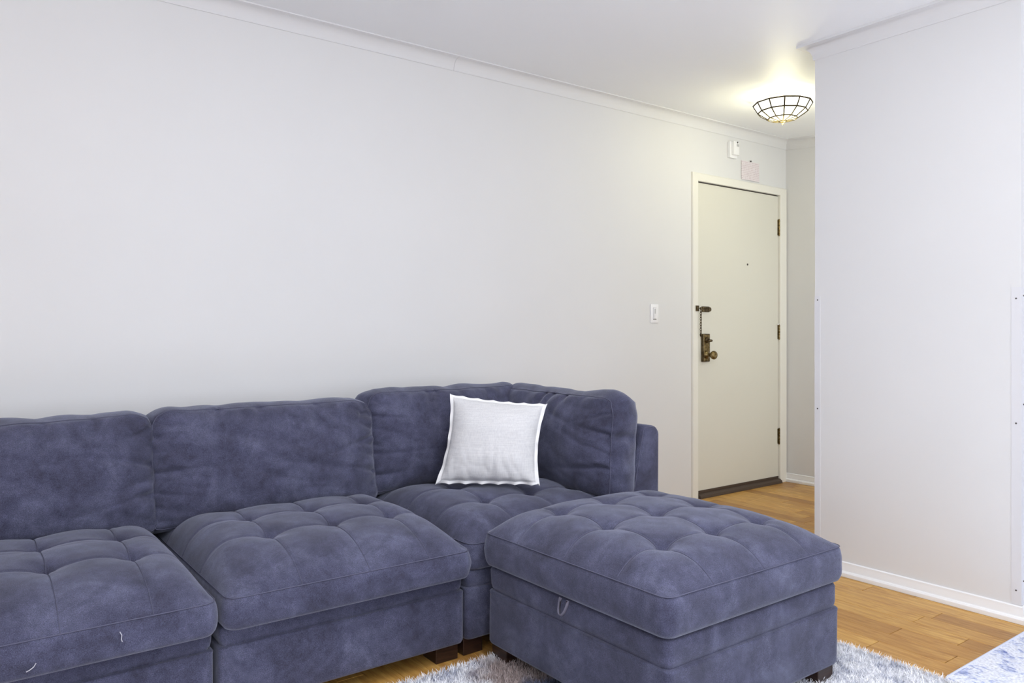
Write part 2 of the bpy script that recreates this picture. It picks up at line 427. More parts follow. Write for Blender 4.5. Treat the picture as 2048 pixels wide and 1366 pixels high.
ch = box('door_chime', 4.207, 4.283, YW - .022, YW, 2.218, 2.325, M_plastic, origin=(4.245, YW, 2.27), bev=.003, seg=2)
tag(ch, 'small white plastic chime box on the wall above the entrance door', 'door chime')
box('cover', 4.222, 4.281, YW - .042, YW - .02, 2.236, 2.326, M_plastic, ch, bev=.004, seg=2)
box('grille', 4.25, 4.274, YW - .0428, YW - .0415, 2.292, 2.308, M_greyprint, ch)
bm = bmesh.new(); lathe(bm, [(0, .004), (.005, .003), (.006, 0)], 10, facing(4.258, YW - .042, 2.319)); from_bm('screw', bm, M_nail, ch, smooth=True)

M_paper = mat('pink_notice_paper', srgb(232, 220, 218), .8)
v = coords(M_paper, (1, 1, 1))
wv = N(M_paper, 'ShaderNodeTexWave'); wv.wave_type = 'BANDS'; wv.bands_direction = 'Z'; wv.inputs['Scale'].default_value = 26; wv.inputs['Distortion'].default_value = .6
L(M_paper, v, wv.inputs['Vector'])
v3 = coords(M_paper, (60, 1, 12)); nn = noi(M_paper, v3, 2.5, 3)
txt = mix(M_paper, 1.0, ramp(M_paper, wv.outputs['Fac'], [(.55, (0, 0, 0, 1)), (.8, (1, 1, 1, 1))]), ramp(M_paper, nn, [(.42, (0, 0, 0, 1)), (.55, (1, 1, 1, 1))]), 'MULTIPLY')
base(M_paper, mix(M_paper, txt, srgb(228, 220, 224), srgb(204, 188, 194)))
vs = []; fs = []; nx = 12; PXA, PXB, PZA, PZB = 4.352, 4.548, 2.094, 2.222
for layer in (0, 1):
    for i in range(nx + 1):
        x = PXA + (PXB - PXA) * i / nx
        for j in range(9):
            z = PZA + (PZB - PZA) * j / 8
            lift = .002 + .006 * (1 - j / 8) ** 2 * abs(math.sin(3 * i / nx)) + .0008 * layer
            vs.append((x, YW - lift, z))
for layer in (0, 1):
    o0 = layer * (nx + 1) * 9
    for i in range(nx):
        for j in range(8): a = o0 + i * 9 + j; fs.append((a, a + 9, a + 10, a + 1))
notice = obj('paper_notice', vs, fs, M_paper, origin=(4.45, YW - .001, 2.16), smooth=True)
tag(notice, 'faded pinkish printed paper notice pinned to the wall above the entrance door', 'paper notice')
bm = bmesh.new()
t = bmesh.new()
lathe(bm, [(0, .0005), (.011, .0003), (.012, 0)], 16, facing(4.518, YW - .0035, 2.118)); o = from_bm('stamp', bm, mat('stamp_ink', srgb(206, 184, 190), .8), notice)
bm = bmesh.new(); lathe(bm, [(0, .008), (.005, .007), (.0055, .003), (.002, .002), (.0015, -.001)], 10, facing(4.452, YW - .002, 2.226))
from_bm('push_pin', bm, M_nail, notice, smooth=True)

def guard(name, cx, cy, sx, sy, z0, z1, label, nails, wing=.032):
    t = .0016; e = empty(name, (cx, cy, z0), label, 'corner guard')
    bm = bmesh.new()
    # wing on the partition face (towards -x), wing round the corner
    prof = [(cx + .0, cy + sy * wing * -1), ]
    pts = [(cx, cy - sy * wing), (cx, cy), (cx + wing, cy), (cx + wing, cy + sy * t), (cx - t, cy + sy * t), (cx - t, cy - sy * wing)]
    V0 = [bm.verts.new((x, y, z0)) for x, y in pts]; V1 = [bm.verts.new((x, y, z1)) for x, y in pts]
    for k in range(6): bm.faces.new((V0[k], V0[(k + 1) % 6], V1[(k + 1) % 6], V1[k]))
    for V in (V0, V1): bm.faces.new((V[0], V[1], V[4], V[5])); bm.faces.new((V[1], V[2], V[3], V[4]))
    from_bm('guard_strip', bm, M_guard, e)
    RY = Matrix.Rotation(-PI / 2, 4, 'Y')
    for (face, z) in nails:
        bm = bmesh.new()
        Mx = Matrix.Translation((cx - t, cy - sy * wing * .5, z)) @ RY if face == 'x' else Matrix.Translation((cx + wing * .5, cy + sy * t, z)) @ (RX if sy < 0 else Matrix.Rotation(-PI / 2, 4, 'X'))
        lathe(bm, [(0, .0022), (.0025, .0018), (.0034, 0)], 8, Mx); from_bm('nail', bm, M_nail, e, smooth=True)
guard('corner_guard', XP, YP0, 1, -1, .062, 1.232, 'clear plastic corner guard nailed to the right edge of the white partition', [('x', z) for z in (.115, .73, 1.19)] + [('y', z) for z in (.15, .80, 1.2)])
guard('corner_guard', XP, YP1, 1, 1, .062, 1.228, 'clear plastic corner guard nailed to the left edge of the white partition, beside the hallway', [('x', z) for z in (.72, 1.21)], wing=.026)

# ------------------------------------------------------------------ ceiling lamp
LX, LY = 3.78, 2.544; LZ = zc(LY)
M_glass = mat('opal_glass', (1, .97, .88, 1), .35)
b = M_glass.node_tree.nodes['Principled BSDF']
b.inputs['Emission Color'].default_value = (1, .965, .84, 1); b.inputs['Emission Strength'].default_value = 1.25
M_came = mat('lead_came', srgb(66, 59, 44), .8, 0, .1)
M_canopy = mat('cream_canopy', srgb(226, 216, 190), .4)
lamp = empty('ceiling_light', (LX, LY, LZ), 'lit flush ceiling light with leaded white glass bowl in the hallway', 'ceiling light')
bm = bmesh.new(); lathe(bm, [(0, 0), (.075, 0), (.078, -.006), (.07, -.02), (.045, -.028), (0, -.028)], 32, Matrix.Translation((LX, LY, LZ))); from_bm('canopy', bm, M_canopy, lamp, smooth=True, sharp=40)
prf = [(.157, -.045), (.131, -.088), (.078, -.124), (.012, -.140)]
NS = 12; off = math.radians(8)
def lp(r, z, k): a = off + 2 * PI * k / NS; return Vector((LX + r * math.cos(a), LY + r * math.sin(a), LZ + z))
bowl = from_bm('bowl_rim', (lambda b_: (tube(b_, [lp(.157, -.045, k) for k in range(NS)], .0038, 6, closed=True), b_)[1])(bmesh.new()), M_came, lamp, smooth=True)
for row in range(3):
    (r0, z0), (r1, z1) = prf[row], prf[row + 1]
    for k in range(NS):
        ps = []
        for (r, z, kk) in ((r0, z0, k), (r0, z0, k + 1), (r1, z1, k + 1), (r1, z1, k)): ps.append(lp(r, z, kk))
        inn = [p + (Vector((LX, LY, LZ)) - p).normalized() * .002 for p in ps]
        obj('glass_pane', ps + inn, [(0, 1, 2, 3), (7, 6, 5, 4), (0, 4, 5, 1), (1, 5, 6, 2), (2, 6, 7, 3), (3, 7, 4, 0)], M_glass, lamp)
bm = bmesh.new()
for k in range(NS): tube(bm, [lp(r, z, k) + Vector((0, 0, -.0008)) for r, z in prf], .0036, 6)
for r, z in prf[1:3]: tube(bm, [lp(r + .0005, z - .0005, k) for k in range(NS)], .0038, 6, closed=True)
from_bm('lead_lattice', bm, M_came, lamp, smooth=True)
bm = bmesh.new(); lathe(bm, [(0, -.160), (.004, -.158), (.005, -.152), (.012, -.147), (.024, -.142), (.022, -.138), (0, -.137)], 14, Matrix.Translation((LX, LY, LZ))); from_bm('finial', bm, M_brass, lamp, smooth=True)
bm = bmesh.new(); tube(bm, [(LX, LY, LZ - .027), (LX, LY, LZ - .14)], .005, 8); from_bm('stem', bm, M_brass, lamp)
M_bulb = mat('lit_bulb', (1, .95, .8, 1), .4); b = M_bulb.node_tree.nodes['Principled BSDF']
b.inputs['Emission Color'].default_value = (1, .95, .8, 1); b.inputs['Emission Strength'].default_value = 8
for s in (-1, 1):
    cx, cy = LX + s * .062, LY - s * .03
    bm = bmesh.new(); bmesh.ops.create_uvsphere(bm, u_segments=12, v_segments=8, radius=.018, matrix=Matrix.Translation((cx, cy, LZ - .108))); from_bm('bulb', bm, M_bulb, lamp, smooth=True)
    d = bpy.data.lights.new('bulb_light', 'POINT'); d.energy = .9; d.color = (1, .95, .80); d.shadow_soft_size = .01
    lo = bpy.data.objects.new('bulb_light', d); C.objects.link(lo); lo.location = (cx, cy, LZ - .085)
# the light that leaves the opal glass, given off just under the bowl
for k in range(4):
    d = bpy.data.lights.new('bowl_light', 'POINT'); d.energy = 1.15; d.color = (1, .955, .60); d.shadow_soft_size = 0
    lo = bpy.data.objects.new('bowl_light', d); C.objects.link(lo)
    a_ = PI / 4 + k * PI / 2; lo.location = (LX + .05 * math.cos(a_), LY + .05 * math.sin(a_), LZ - .20)

# ------------------------------------------------------------------ upholstery
def nz(x, y, z=0): return noise.noise(Vector((x, y, z)))
def rmap(x, y, a, b_, r):
    qx, qy = abs(x) - (a - r), abs(y) - (b_ - r)
    if qx > 0 and qy > 0:
        l = math.hypot(qx, qy); s = max(qx, qy) / l
        qx *= s; qy *= s
        x = math.copysign(a - r + qx, x); y = math.copysign(b_ - r + qy, y)
    return x, y
def cushion(name, a, b_, r, T, front, back, band, xf, n, nb, m, parent=None, origin=None, outline=None):
    vs = []; fs = []
    def P(u, v_):
        x, y = rmap(u * a, v_ * b_, a, b_, r if not isinstance(r, tuple) else r[v_ > 0])
        if outline: dx, dy = outline(u, v_); x += dx; y += dy
        return x, y
    idx = {}
    for side in (0, 1):
        for i in range(n + 1):
            for j in range(n + 1):
                u = -1 + 2 * i / n; v_ = -1 + 2 * j / n; x, y = P(u, v_)
                wv_ = T / 2 + front(u, v_, x, y) if side == 0 else -T / 2 - back(u, v_, x, y)
                idx[side, i, j] = len(vs); vs.append(xf(x, y, wv_))
    for i in range(n):
        for j in range(n):
            fs.append((idx[0, i, j], idx[0, i + 1, j], idx[0, i + 1, j + 1], idx[0, i, j + 1]))
            fs.append((idx[1, i, j], idx[1, i, j + 1], idx[1, i + 1, j + 1], idx[1, i + 1, j]))
    per = [(i, 0) for i in range(n)] + [(n, j) for j in range(n)] + [(i, n) for i in range(n, 0, -1)] + [(0, j) for j in range(n, 0, -1)]
    K = len(per); pp = [P(-1 + 2 * i / n, -1 + 2 * j / n) for i, j in per]
    prev = [idx[0, i, j] for i, j in per]
    for k in range(1, nb + 1):
        if k == nb: cur = [idx[1, i, j] for i, j in per]
        else:
            cur = []
            for q in range(K):
                x, y = pp[q]; ax, ay = pp[q - 1]; bx, by = pp[(q + 1) % K]
                tx, ty = bx - ax, by - ay; l = math.hypot(tx, ty) or 1; nx_, ny_ = ty / l, -tx / l
                t = k / nb; d = band(t, x, y)
                cur.append(len(vs)); vs.append(xf(x + nx_ * d, y + ny_ * d, T / 2 - T * t))
        for q in range(K): q2 = (q + 1) % K; fs.append((prev[q], cur[q], cur[q2], prev[q2]))
        prev = cur
    return obj(name, vs, fs, m, parent, origin, smooth=True, sharp=80)

def tufted(cx, cy, a, b_, z0, z1, K, lam, bx, by, D, seed, parent, name, n=130, r=.035, lams=None, lamb=None):
    lams = lams or lam; lamb = lamb or lam
    T = z1 - z0
    def top(u, v_, x, y):
        X, Y = u * a, v_ * b_
        dx, dy = max(0, a - abs(X)), max(0, b_ - abs(Y))
        e = (1 - math.exp(-dx / lams)) * (1 - math.exp(-dy / (lamb if Y > 0 else lam)))
        h = K * e
        near = 0
        for p in bx:
            for q in by:
                d = math.hypot(X - (p - cx), Y - (q - cy)); near += .72 * math.exp(-d / .040) + .42 * math.exp(-(d / .014) ** 2)
        h -= D * min(near, 1.15)
        for p in bx:
            d = abs(X - (p - cx)); s = e ** .7
            h -= (.0034 * math.exp(-(d / .005) ** 2) + .0045 * math.exp(-d / .030)) * s
        for q in by:
            d = abs(Y - (q - cy)); s = e ** .7
            h -= (.0034 * math.exp(-(d / .005) ** 2) + .0045 * math.exp(-d / .030)) * s
        h += e * (.005 * nz(X * 5 + seed, Y * 5) + .002 * nz(X * 17, Y * 17 + seed))
        return h
    def bot(u, v_, x, y): return -.004 * (1 - max(abs(u), abs(v_)) ** 8)
    def band(t, x, y): return .012 * math.sin(PI * t) ** .6 + .004 * nz(x * 7 + seed, y * 7, t * 3) * math.sin(PI * t)
    xf = lambda x, y, w_: (cx + x, cy + y, (z0 + z1) / 2 + w_)
    o = cushion(name, a, b_, r, T, top, bot, band, xf, n, 10, M_fab, parent)
    # stitched seam threads following the surface
    bm = bmesh.new()
    def sp(X, Y):
        u, v_ = X / a, Y / b_; x, y = rmap(X, Y, a, b_, r); return (cx + x, cy + y, z1 + top(u, v_, x, y) + .0006)
    for p in bx: tube(bm, [sp(p - cx + .0015, -b_ + 2 * b_ * i / 90) for i in range(91)], .0011, 4)
    for q in by: tube(bm, [sp(-a + 2 * a * i / 90, q - cy + .0015) for i in range(91)], .0011, 4)
    def ring(ins, z):
        pts = []
        for q in range(200):
            t = q / 50; sgm = int(t); f = t - sgm
            c4 = [(-1, -1), (1, -1), (1, 1), (-1, 1), (-1, -1)]
            X = (c4[sgm][0] + (c4[sgm + 1][0] - c4[sgm][0]) * f) * a; Y = (c4[sgm][1] + (c4[sgm + 1][1] - c4[sgm][1]) * f) * b_
            x, y = rmap(X, Y, a, b_, r); pts.append((cx + x * (1 + ins / a), cy + y * (1 + ins / b_), z))
        return pts
    tube(bm, ring(.0025, z1 - .001), .0016, 4, closed=True)
    from_bm('seam_stitching', bm, M_stitch, o, smooth=True)
    return o

def ring_solid(name, x0, x1, y0, y1, r, prof, m, parent, wob=.0025, seed=0, per=40):
    """prof: (inset, z) from bottom to top; a rounded rectangular upholstered body"""
    cx, cy, a, b_ = (x0 + x1) / 2, (y0 + y1) / 2, (x1 - x0) / 2, (y1 - y0) / 2
    c4 = [(-1, -1), (1, -1), (1, 1), (-1, 1), (-1, -1)]
    pts = []
    for s in range(4):
        for q in range(per):
            # finer near the corners
            f = q / per; f = .5 - .5 * math.cos(PI * f)
            pts.append(((c4[s][0] + (c4[s + 1][0] - c4[s][0]) * f), (c4[s][1] + (c4[s + 1][1] - c4[s][1]) * f)))
    vs = []; fs = []; K = len(pts)
    for ins, z in prof:
        for u, v_ in pts:
            x, y = rmap(u * a, v_ * b_, a, b_, r)
            w_ = wob * nz(x * 6 + seed, y * 6 + seed, z * 9)
            vs.append((cx + x * (1 - (ins - w_) / a), cy + y * (1 - (ins - w_) / b_), z))
    for k in range(len(prof) - 1):
        for q in range(K): q2 = (q + 1) % K; fs.append((k * K + q, k * K + q2, (k + 1) * K + q2, (k + 1) * K + q))
    fs.append(tuple(range(K))[::-1]); e = (len(prof) - 1) * K; fs.append(tuple(range(e, e + K)))
    return obj(name, vs, fs, m, parent, smooth=True, sharp=50)
def base_prof(zb, zs, zt):
    return [(.014, zb), (.004, zb + .003), (0, zb + .012), (0, (zb + zs) / 2), (0, zs - .012), (-.001, zs - .004), (.001, zs - .001), (.010, zs), (.010, zs + .003), (.006, zs + .009), (.004, zs + .02), (.003, zt - .012), (.006, zt - .004), (.016, zt)]
def leg(x0, x1, y0, y1, zt, parent, zb=0.0):
    box('leg', x0, x1, y0, y1, zb, zt, M_leg, parent, bev=.002)

def back_cushion(cx, cy, zb, wd, ht, th, bulge, yaw, lean, seed, label, group, top_tilt=0., n=96, sag=.0, pinch=0.0):
    """yaw 0: faces -y; yaw -90deg: faces -x"""
    a, b_ = wd / 2, ht / 2
    R = Matrix.Rotation(yaw, 4, 'Z') @ Matrix.Rotation(lean, 4, 'X')
    org = Vector((cx, cy, zb))
    def xf(x, y, w_):
        p = R @ Vector((x, -w_, y + b_)); return (org + p)[:]
    def front(u, v_, x, y):
        eu = max(0, 1 - abs(u) ** 2.6) ** .62; ev = max(0, 1 - abs(v_) ** 2.6) ** .62
        h = bulge * eu * ev * (1.06 - .14 * v_)
        su = math.exp(-(1 - abs(u)) / .16); sv = math.exp(-(1 - abs(v_)) / .16)
        wr = .040 * su * ev * (abs(nz(u * 2.0 + seed, v_ * 3.4 + u * 1.8, seed)) ** .8 - .30)
        wr += .028 * sv * eu * (abs(nz(u * 6 + seed * 2, v_ * 2, seed)) - .2)
        wr += .006 * eu * ev * nz(u * 2.5 + seed, v_ * 2.5, seed * 3) + .011 * eu * ev * (abs(nz(u * 1.6 + seed, v_ * 3 + u * 1.6)) - .2)
        for q in range(6):
            sd = 1 if q % 2 else -1; v0 = -.75 + .31 * q + .12 * math.sin(seed * 3 + q); sl = .55 * math.sin(seed + q * 1.7)
            t_ = 1 - sd * u; fade = math.exp(-t_ / (.16 + .10 * math.sin(seed * 2 + q) ** 2)) * min(1, t_ / .03)
            wr -= (.016 * math.exp(-((v_ - v0 - sl * t_) / .045) ** 2) - .007 * math.exp(-((v_ - v0 - .11 - sl * t_) / .06) ** 2)) * fade * ev
        for k, (pu, wdt) in enumerate(((-.35 + .3 * math.sin(seed), .05), (.25 + .25 * math.cos(seed * 2), .04), (.55 * math.sin(seed * 3 + 1), .05))):
            if v_ > .25: wr -= .018 * math.exp(-((u - pu - (v_ - 1) * .15) / wdt) ** 2) * (v_ - .25) * eu
        return (h + wr) * (eu * ev > 0)
    def back(u, v_, x, y): return .3 * bulge * (max(0, 1 - abs(u) ** 3)) ** .6 * (max(0, 1 - abs(v_) ** 3)) ** .6
    def band(t, x, y):
        s = math.sin(PI * t)
        return s * (.020 + .022 * (abs(nz(x * 5 + seed, y * 7, t * 1.0)) - .15) - pinch * math.exp(-((y - .04) / .02) ** 2))
    def outline(u, v_):
        m_ = max(abs(u), abs(v_))
        dx = -.012 * (1 - v_ * v_) * u * 0.6 + .006 * nz(v_ * 4 + seed, u) * m_ ** 4
        dy = .010 * (abs(u) ** 6) * (v_ if v_ > 0 else 0) + top_tilt * u * max(v_, 0) * .5 + .006 * nz(u * 4 + seed, v_) * m_ ** 4
        return dx, dy
    o = cushion('back_cushion', a, b_, (.03, .085), th, front, back, band, xf, n, 8, M_fab, None, org, outline)
    bm = bmesh.new()
    for wv_ in (th / 2 + .0005,):
        pts = []
        for q in range(240):
            t = q / 60; s_ = int(t); f = t - s_; c4 = [(-1, -1), (1, -1), (1, 1), (-1, 1), (-1, -1)]
            u = c4[s_][0] + (c4[s_ + 1][0] - c4[s_][0]) * f; v_ = c4[s_][1] + (c4[s_ + 1][1] - c4[s_][1]) * f
            x, y = rmap(u * a, v_ * b_, a, b_, .085 if v_ > 0 else .03); dx, dy = outline(u, v_); x += dx; y += dy
            l = math.hypot(x, y); pts.append(xf(x * (1 + .0015 / l), y * (1 + .0015 / l), wv_))
        tube(bm, pts, .0016, 4, closed=True)
    from_bm('seam_stitching', bm, M_stitch, o, smooth=True)
    tag(o, label, 'cushion', group)
    return o

SG = 'sections of the slate blue modular sofa'
CG = 'slate blue back cushions'
YFR = 2.10      # front plane of the sofa bases
def frame_back(x0, x1, parent):
    bm = bmesh.new(); bbox(bm, x0, x1, 2.95, 3.10, .06, .70, .025, 4); from_bm('back_frame', bm, M_fab, parent, smooth=True, sharp=60)
def section(x0, x1, name, label, seed):
    e = empty(name, ((x0 + x1) / 2, 2.58, 0), label, 'sofa', SG)
    ring_solid('base', x0 + .004, x1 - .004, YFR, 3.08, .018, base_prof(.056, .228, .283), M_fab, e, seed=seed)
    frame_back(x0 + .004, x1 - .004, e)
    W = x1 - x0; cx = (x0 + x1) / 2
    tufted(cx, 2.475, W / 2 - .012, .425, .286, .372, .108, .105, [cx - .18, cx + .025, cx + .225], [2.32, 2.52, 2.72], .040, seed, e, 'seat_cushion', n=165, lams=.038, lamb=.09)
    for lx0, lx1 in ((x0 + .01, x0 + .09), (x1 - .095, x1 - .012)):
        leg(lx0, lx1, YFR + .028, YFR + .11, .058, e); leg(lx0, lx1, 2.93, 3.01, .058, e)
    return e
section(-.185, .592, 'sofa_section', 'armless slate blue sofa section with tufted seat, cut off by the frame', 3.1)
section(.598, 1.380, 'sofa_section', 'armless slate blue sofa section with tufted seat beside the corner section', 8.4)
# corner section
cs = empty('corner_sofa_section', (1.86, 2.58, 0), 'slate blue corner sofa section with low side arm, carrying the white throw pillow', 'sofa', SG)
ring_solid('base', 1.388, 2.335, YFR + .005, 3.09, .018, base_prof(.056, .228, .283), M_fab, cs, seed=5)
frame_back(1.388, 2.2, cs)
bm = bmesh.new()
pr = [(2.335, .285), (2.150, .285), (2.243, .700), (2.318, .690), (2.338, .665)]
V0 = [bm.verts.new((x, 2.135, z)) for x, z in pr]; V1 = [bm.verts.new((x, 3.055, z)) for x, z in pr]
bm.faces.new(V0); bm.faces.new(V1[::-1])
for k in range(5): bm.faces.new((V0[k], V1[k], V1[(k + 1) % 5], V0[(k + 1) % 5]))
bmesh.ops.bevel(bm, geom=bm.edges[:], offset=.016, segments=4, affect='EDGES', profile=.5)
bmesh.ops.subdivide_edges(bm, edges=[e_ for e_ in bm.edges if e_.calc_length() > .3], cuts=6)
arm = from_bm('side_arm', bm, M_fab, cs, smooth=True, sharp=60)
bm = bmesh.new()
tube(bm, [(2.158, 2.134, .30), (2.19, 2.133, .45), (2.222, 2.133, .60), (2.241, 2.134, .675), (2.252, 2.137, .688), (2.29, 2.136, .687), (2.315, 2.138, .68)], .0016, 5)
from_bm('seam_stitching', bm, M_stitch, arm, smooth=True)
tufted(1.78, 2.497, .38, .395, .286, .372, .102, .105, [1.62, 1.83, 2.04], [2.34, 2.55, 2.76], .040, 12.7, cs, 'seat_cushion', lams=.04, lamb=.09)
leg(1.392, 1.468, YFR + .032, YFR + .11, .058, cs); leg(2.25, 2.325, YFR + .032, YFR + .11, .058, cs)
leg(1.40, 1.48, 2.95, 3.03, .058, cs); leg(2.25, 2.325, 2.95, 3.03, .058, cs)

back_cushion(.178, 2.80, .405, .81, .372, .165, .085, 0, -.14, 2.3, 'slate blue back cushion at the far left, cut off by the frame', CG, .02)
back_cushion(.972, 2.80, .405, .81, .385, .165, .085, 0, -.14, 5.9, 'wide slate blue back cushion second from the left, above the middle seat', CG, .0)
back_cushion(1.765, 2.84, .425, .79, .388, .15, .08, 0, -.12, 9.2, 'slate blue back cushion against the long wall behind the white throw pillow', CG, .0)
back_cushion(2.125, 2.515, .425, .76, .380, .135, .075, -PI / 2, -.07, 14.5, 'slate blue back cushion leaning on the low side arm, right of the white pillow', CG, 0, pinch=.02)

# ottoman
OX0, OX1, OY0, OY1 = 1.428, 2.212, 1.278, 2.068
ot = empty('storage_ottoman', ((OX0 + OX1) / 2, (OY0 + OY1) / 2, 0), 'large square slate blue storage ottoman with tufted lid standing on the shaggy rug', 'ottoman')
ring_solid('base', OX0 + .008, OX1 - .008, OY0 + .008, OY1 - .008, .022, base_prof(.058, .232, .308), M_fab, ot, seed=9, per=60)
ocx, ocy = (OX0 + OX1) / 2, (OY0 + OY1) / 2
lid = tufted(ocx, ocy, .39, .392, .315, .418, .094, .075, [ocx - .215, ocx, ocx + .215], [ocy - .215, ocy, ocy + .215], .048, 21.3, ot, 'lid', n=160, r=.03, lams=.06, lamb=.045)
bm = bmesh.new()   # fabric pull loop under the lid on the left side
pts = []
for q in range(15):
    a_ = PI * q / 14; pts.append((OX0 - .004 - .014 * math.sin(a_), 1.655 + .016 * math.cos(a_), .312 - .042 * max(0, math.sin(a_)) ** .8))
vs = []; fs = []
for i, p in enumerate(pts):
    for dx, dz in ((0, 0), (-.010, .006), (-.011, .004), (-.001, -.002)): vs.append((p[0] + dx, p[1], p[2] + dz))
for i in range(len(pts) - 1):
    for k in range(4): k2 = (k + 1) % 4; fs.append((i * 4 + k, i * 4 + k2, i * 4 + 4 + k2, i * 4 + 4 + k))
obj('pull_loop', vs, fs, mat('grey_webbing', srgb(98, 95, 110), .9), lid, smooth=True)
for a_, b_ in ((OX0 + .02, OY0 + .02), (OX0 + .02, OY1 - .1), (OX1 - .105, OY0 + .02), (OX1 - .105, OY1 - .1)):
    leg(a_, a_ + .08, b_, b_ + .08, .06, ot, .001)

# throw pillow
def atd(px, py, depth):
    th = math.radians(53.26); f = Vector((math.cos(th), math.sin(th), 0)); r_ = Vector((math.sin(th), -math.cos(th), 0))
    return Vector((0, 0, 1.07)) + f * depth + r_ * ((px - 1024) / 1544 * depth) - Vector((0, 0, 1)) * ((py - 662) / 1544 * depth)
def pillow(TL, TR, BR, BL, B, label):
    n = 84; vs = []; fs = []; idx = {}
    ctr = (TL + TR + BR + BL) / 4
    nrm = (TR - BL).cross(TL - BR).normalized()
    if nrm.dot(Vector((0, 0, 1.07)) - ctr) < 0: nrm = -nrm
    fl = .925
    def mid(u, v_):
        # sides bow inwards between the corners
        k = 1 - .11 * (1 - v_ * v_) * abs(u) ** 1.5; uu = u * k
        k2 = 1 - (.05 if v_ > 0 else .012) * (1 - u * u) * abs(v_) ** 1.5; vv = v_ * k2
        s, t = (uu + 1) / 2, (vv + 1) / 2
        p = (BL * (1 - s) + BR * s) * (1 - t) + (TL * (1 - s) + TR * s) * t
        m_ = max(abs(u), abs(v_))
        wv_ = max(0, m_ - .86) / .14
        p += nrm * (.006 * math.sin(u * 19 + v_ * 3) * (v_ < 0) + .005 * math.sin(v_ * 15 + 1)) * wv_
        p += (TL - BL).normalized() * .007 * wv_ * abs(math.sin(u * 10 + 1.0)) * (abs(v_) > abs(u)) * (1 if v_ < 0 else -.6)
        return p
    for side in (1, -1):
        for i in range(n + 1):
            for j in range(n + 1):
                u = -1 + 2 * i / n; v_ = -1 + 2 * j / n
                a_, b_ = min(1, abs(u) / fl), min(1, abs(v_) / fl)
                e = max(0, 1 - a_ ** 2.4) ** .6 * max(0, 1 - b_ ** 2.4) ** .6
                h = B * e
                if e > 0:
                    lo = max(0, -v_) ; 
                    h += .020 * lo * e ** .5 * (abs(nz(u * 5 + v_ * .8, v_ * 1.6, 3)) - .22)
                    h += .010 * e ** .5 * math.exp(-(1 - abs(u)) / .2) * (abs(nz(u * 1.5, v_ * 6, 7)) - .2)
                    h += .006 * e * nz(u * 2, v_ * 2, 11)
                inside = max(abs(u), abs(v_)) < fl
                p = mid(u, v_) + nrm * side * (max(h, 0) + .0018)
                idx[side, i, j] = len(vs); vs.append(p)
    ff = []; fe = []
    for i in range(n):
        for j in range(n):
            uc = -1 + 2 * (i + .5) / n; vc = -1 + 2 * (j + .5) / n
            tgt = ff if max(abs(uc), abs(vc)) < fl else fe
            tgt.append((idx[1, i, j], idx[1, i + 1, j], idx[1, i + 1, j + 1], idx[1, i, j + 1]))
            tgt.append((idx[-1, i, j], idx[-1, i, j + 1], idx[-1, i + 1, j + 1], idx[-1, i + 1, j]))
    per = [(i, 0) for i in range(n)] + [(n, j) for j in range(n)] + [(i, n) for i in range(n, 0, -1)] + [(0, j) for j in range(n, 0, -1)]
    for q in range(len(per)):
        a_, b_ = per[q], per[(q + 1) % len(per)]
        fe.append((idx[1, a_[0], a_[1]], idx[-1, a_[0], a_[1]], idx[-1, b_[0], b_[1]], idx[1, b_[0], b_[1]]))
    def sub(F):
        used = sorted({k for f in F for k in f}); mp = {k: i for i, k in enumerate(used)}
        return [vs[k] for k in used], [tuple(mp[k] for k in f) for f in F]
    org = (BL + BR) / 2
    e = empty('throw_pillow', org, label, 'pillow')
    V, F = sub(ff); obj('pillow_body', V, F, M_linen, e, smooth=True)
    V, F = sub(fe); obj('flange', V, F, M_linen_edge, e, smooth=True, sharp=60)
    bm = bmesh.new()
    pts = []
    for q in range(160):
        t = q / 40; s_ = int(t); f = t - s_; c4 = [(-1, -1), (1, -1), (1, 1), (-1, 1), (-1, -1)]
        u = (c4[s_][0] + (c4[s_ + 1][0] - c4[s_][0]) * f) * fl; v_ = (c4[s_][1] + (c4[s_ + 1][1] - c4[s_][1]) * f) * fl
        pts.append(mid(u, v_) + nrm * .0022)
    tube(bm, pts, .0012, 4, closed=True); from_bm('seam_stitching', bm, M_linen_edge, e)
pillow(atd(900, 787, 3.10), atd(1095, 807, 3.07), atd(1080, 972, 2.93), atd(870, 969, 2.99), .074,
       'off-white linen throw pillow with flanged edge leaning in the sofa corner')

# lint threads on the left seat cushion are loose bits of white thread
M_lint = mat('white_lint', srgb(176, 174, 184), .9)
for pts_, lb in (([(.352, 2.036, .352), (.356, 2.034, .344), (.355, 2.034, .334), (.357, 2.034, .328)], 'tiny white lint thread higher on the front of the left seat cushion'),
             ([(.181, 2.034, .322), (.176, 2.034, .314), (.168, 2.034, .309), (.162, 2.034, .307)], 'tiny white lint thread lower on the front of the left seat cushion')):
    bm = bmesh.new(); tube(bm, pts_, .0011, 4); o = from_bm('lint_thread', bm, M_lint, None, pts_[0]); tag(o, lb, 'lint')

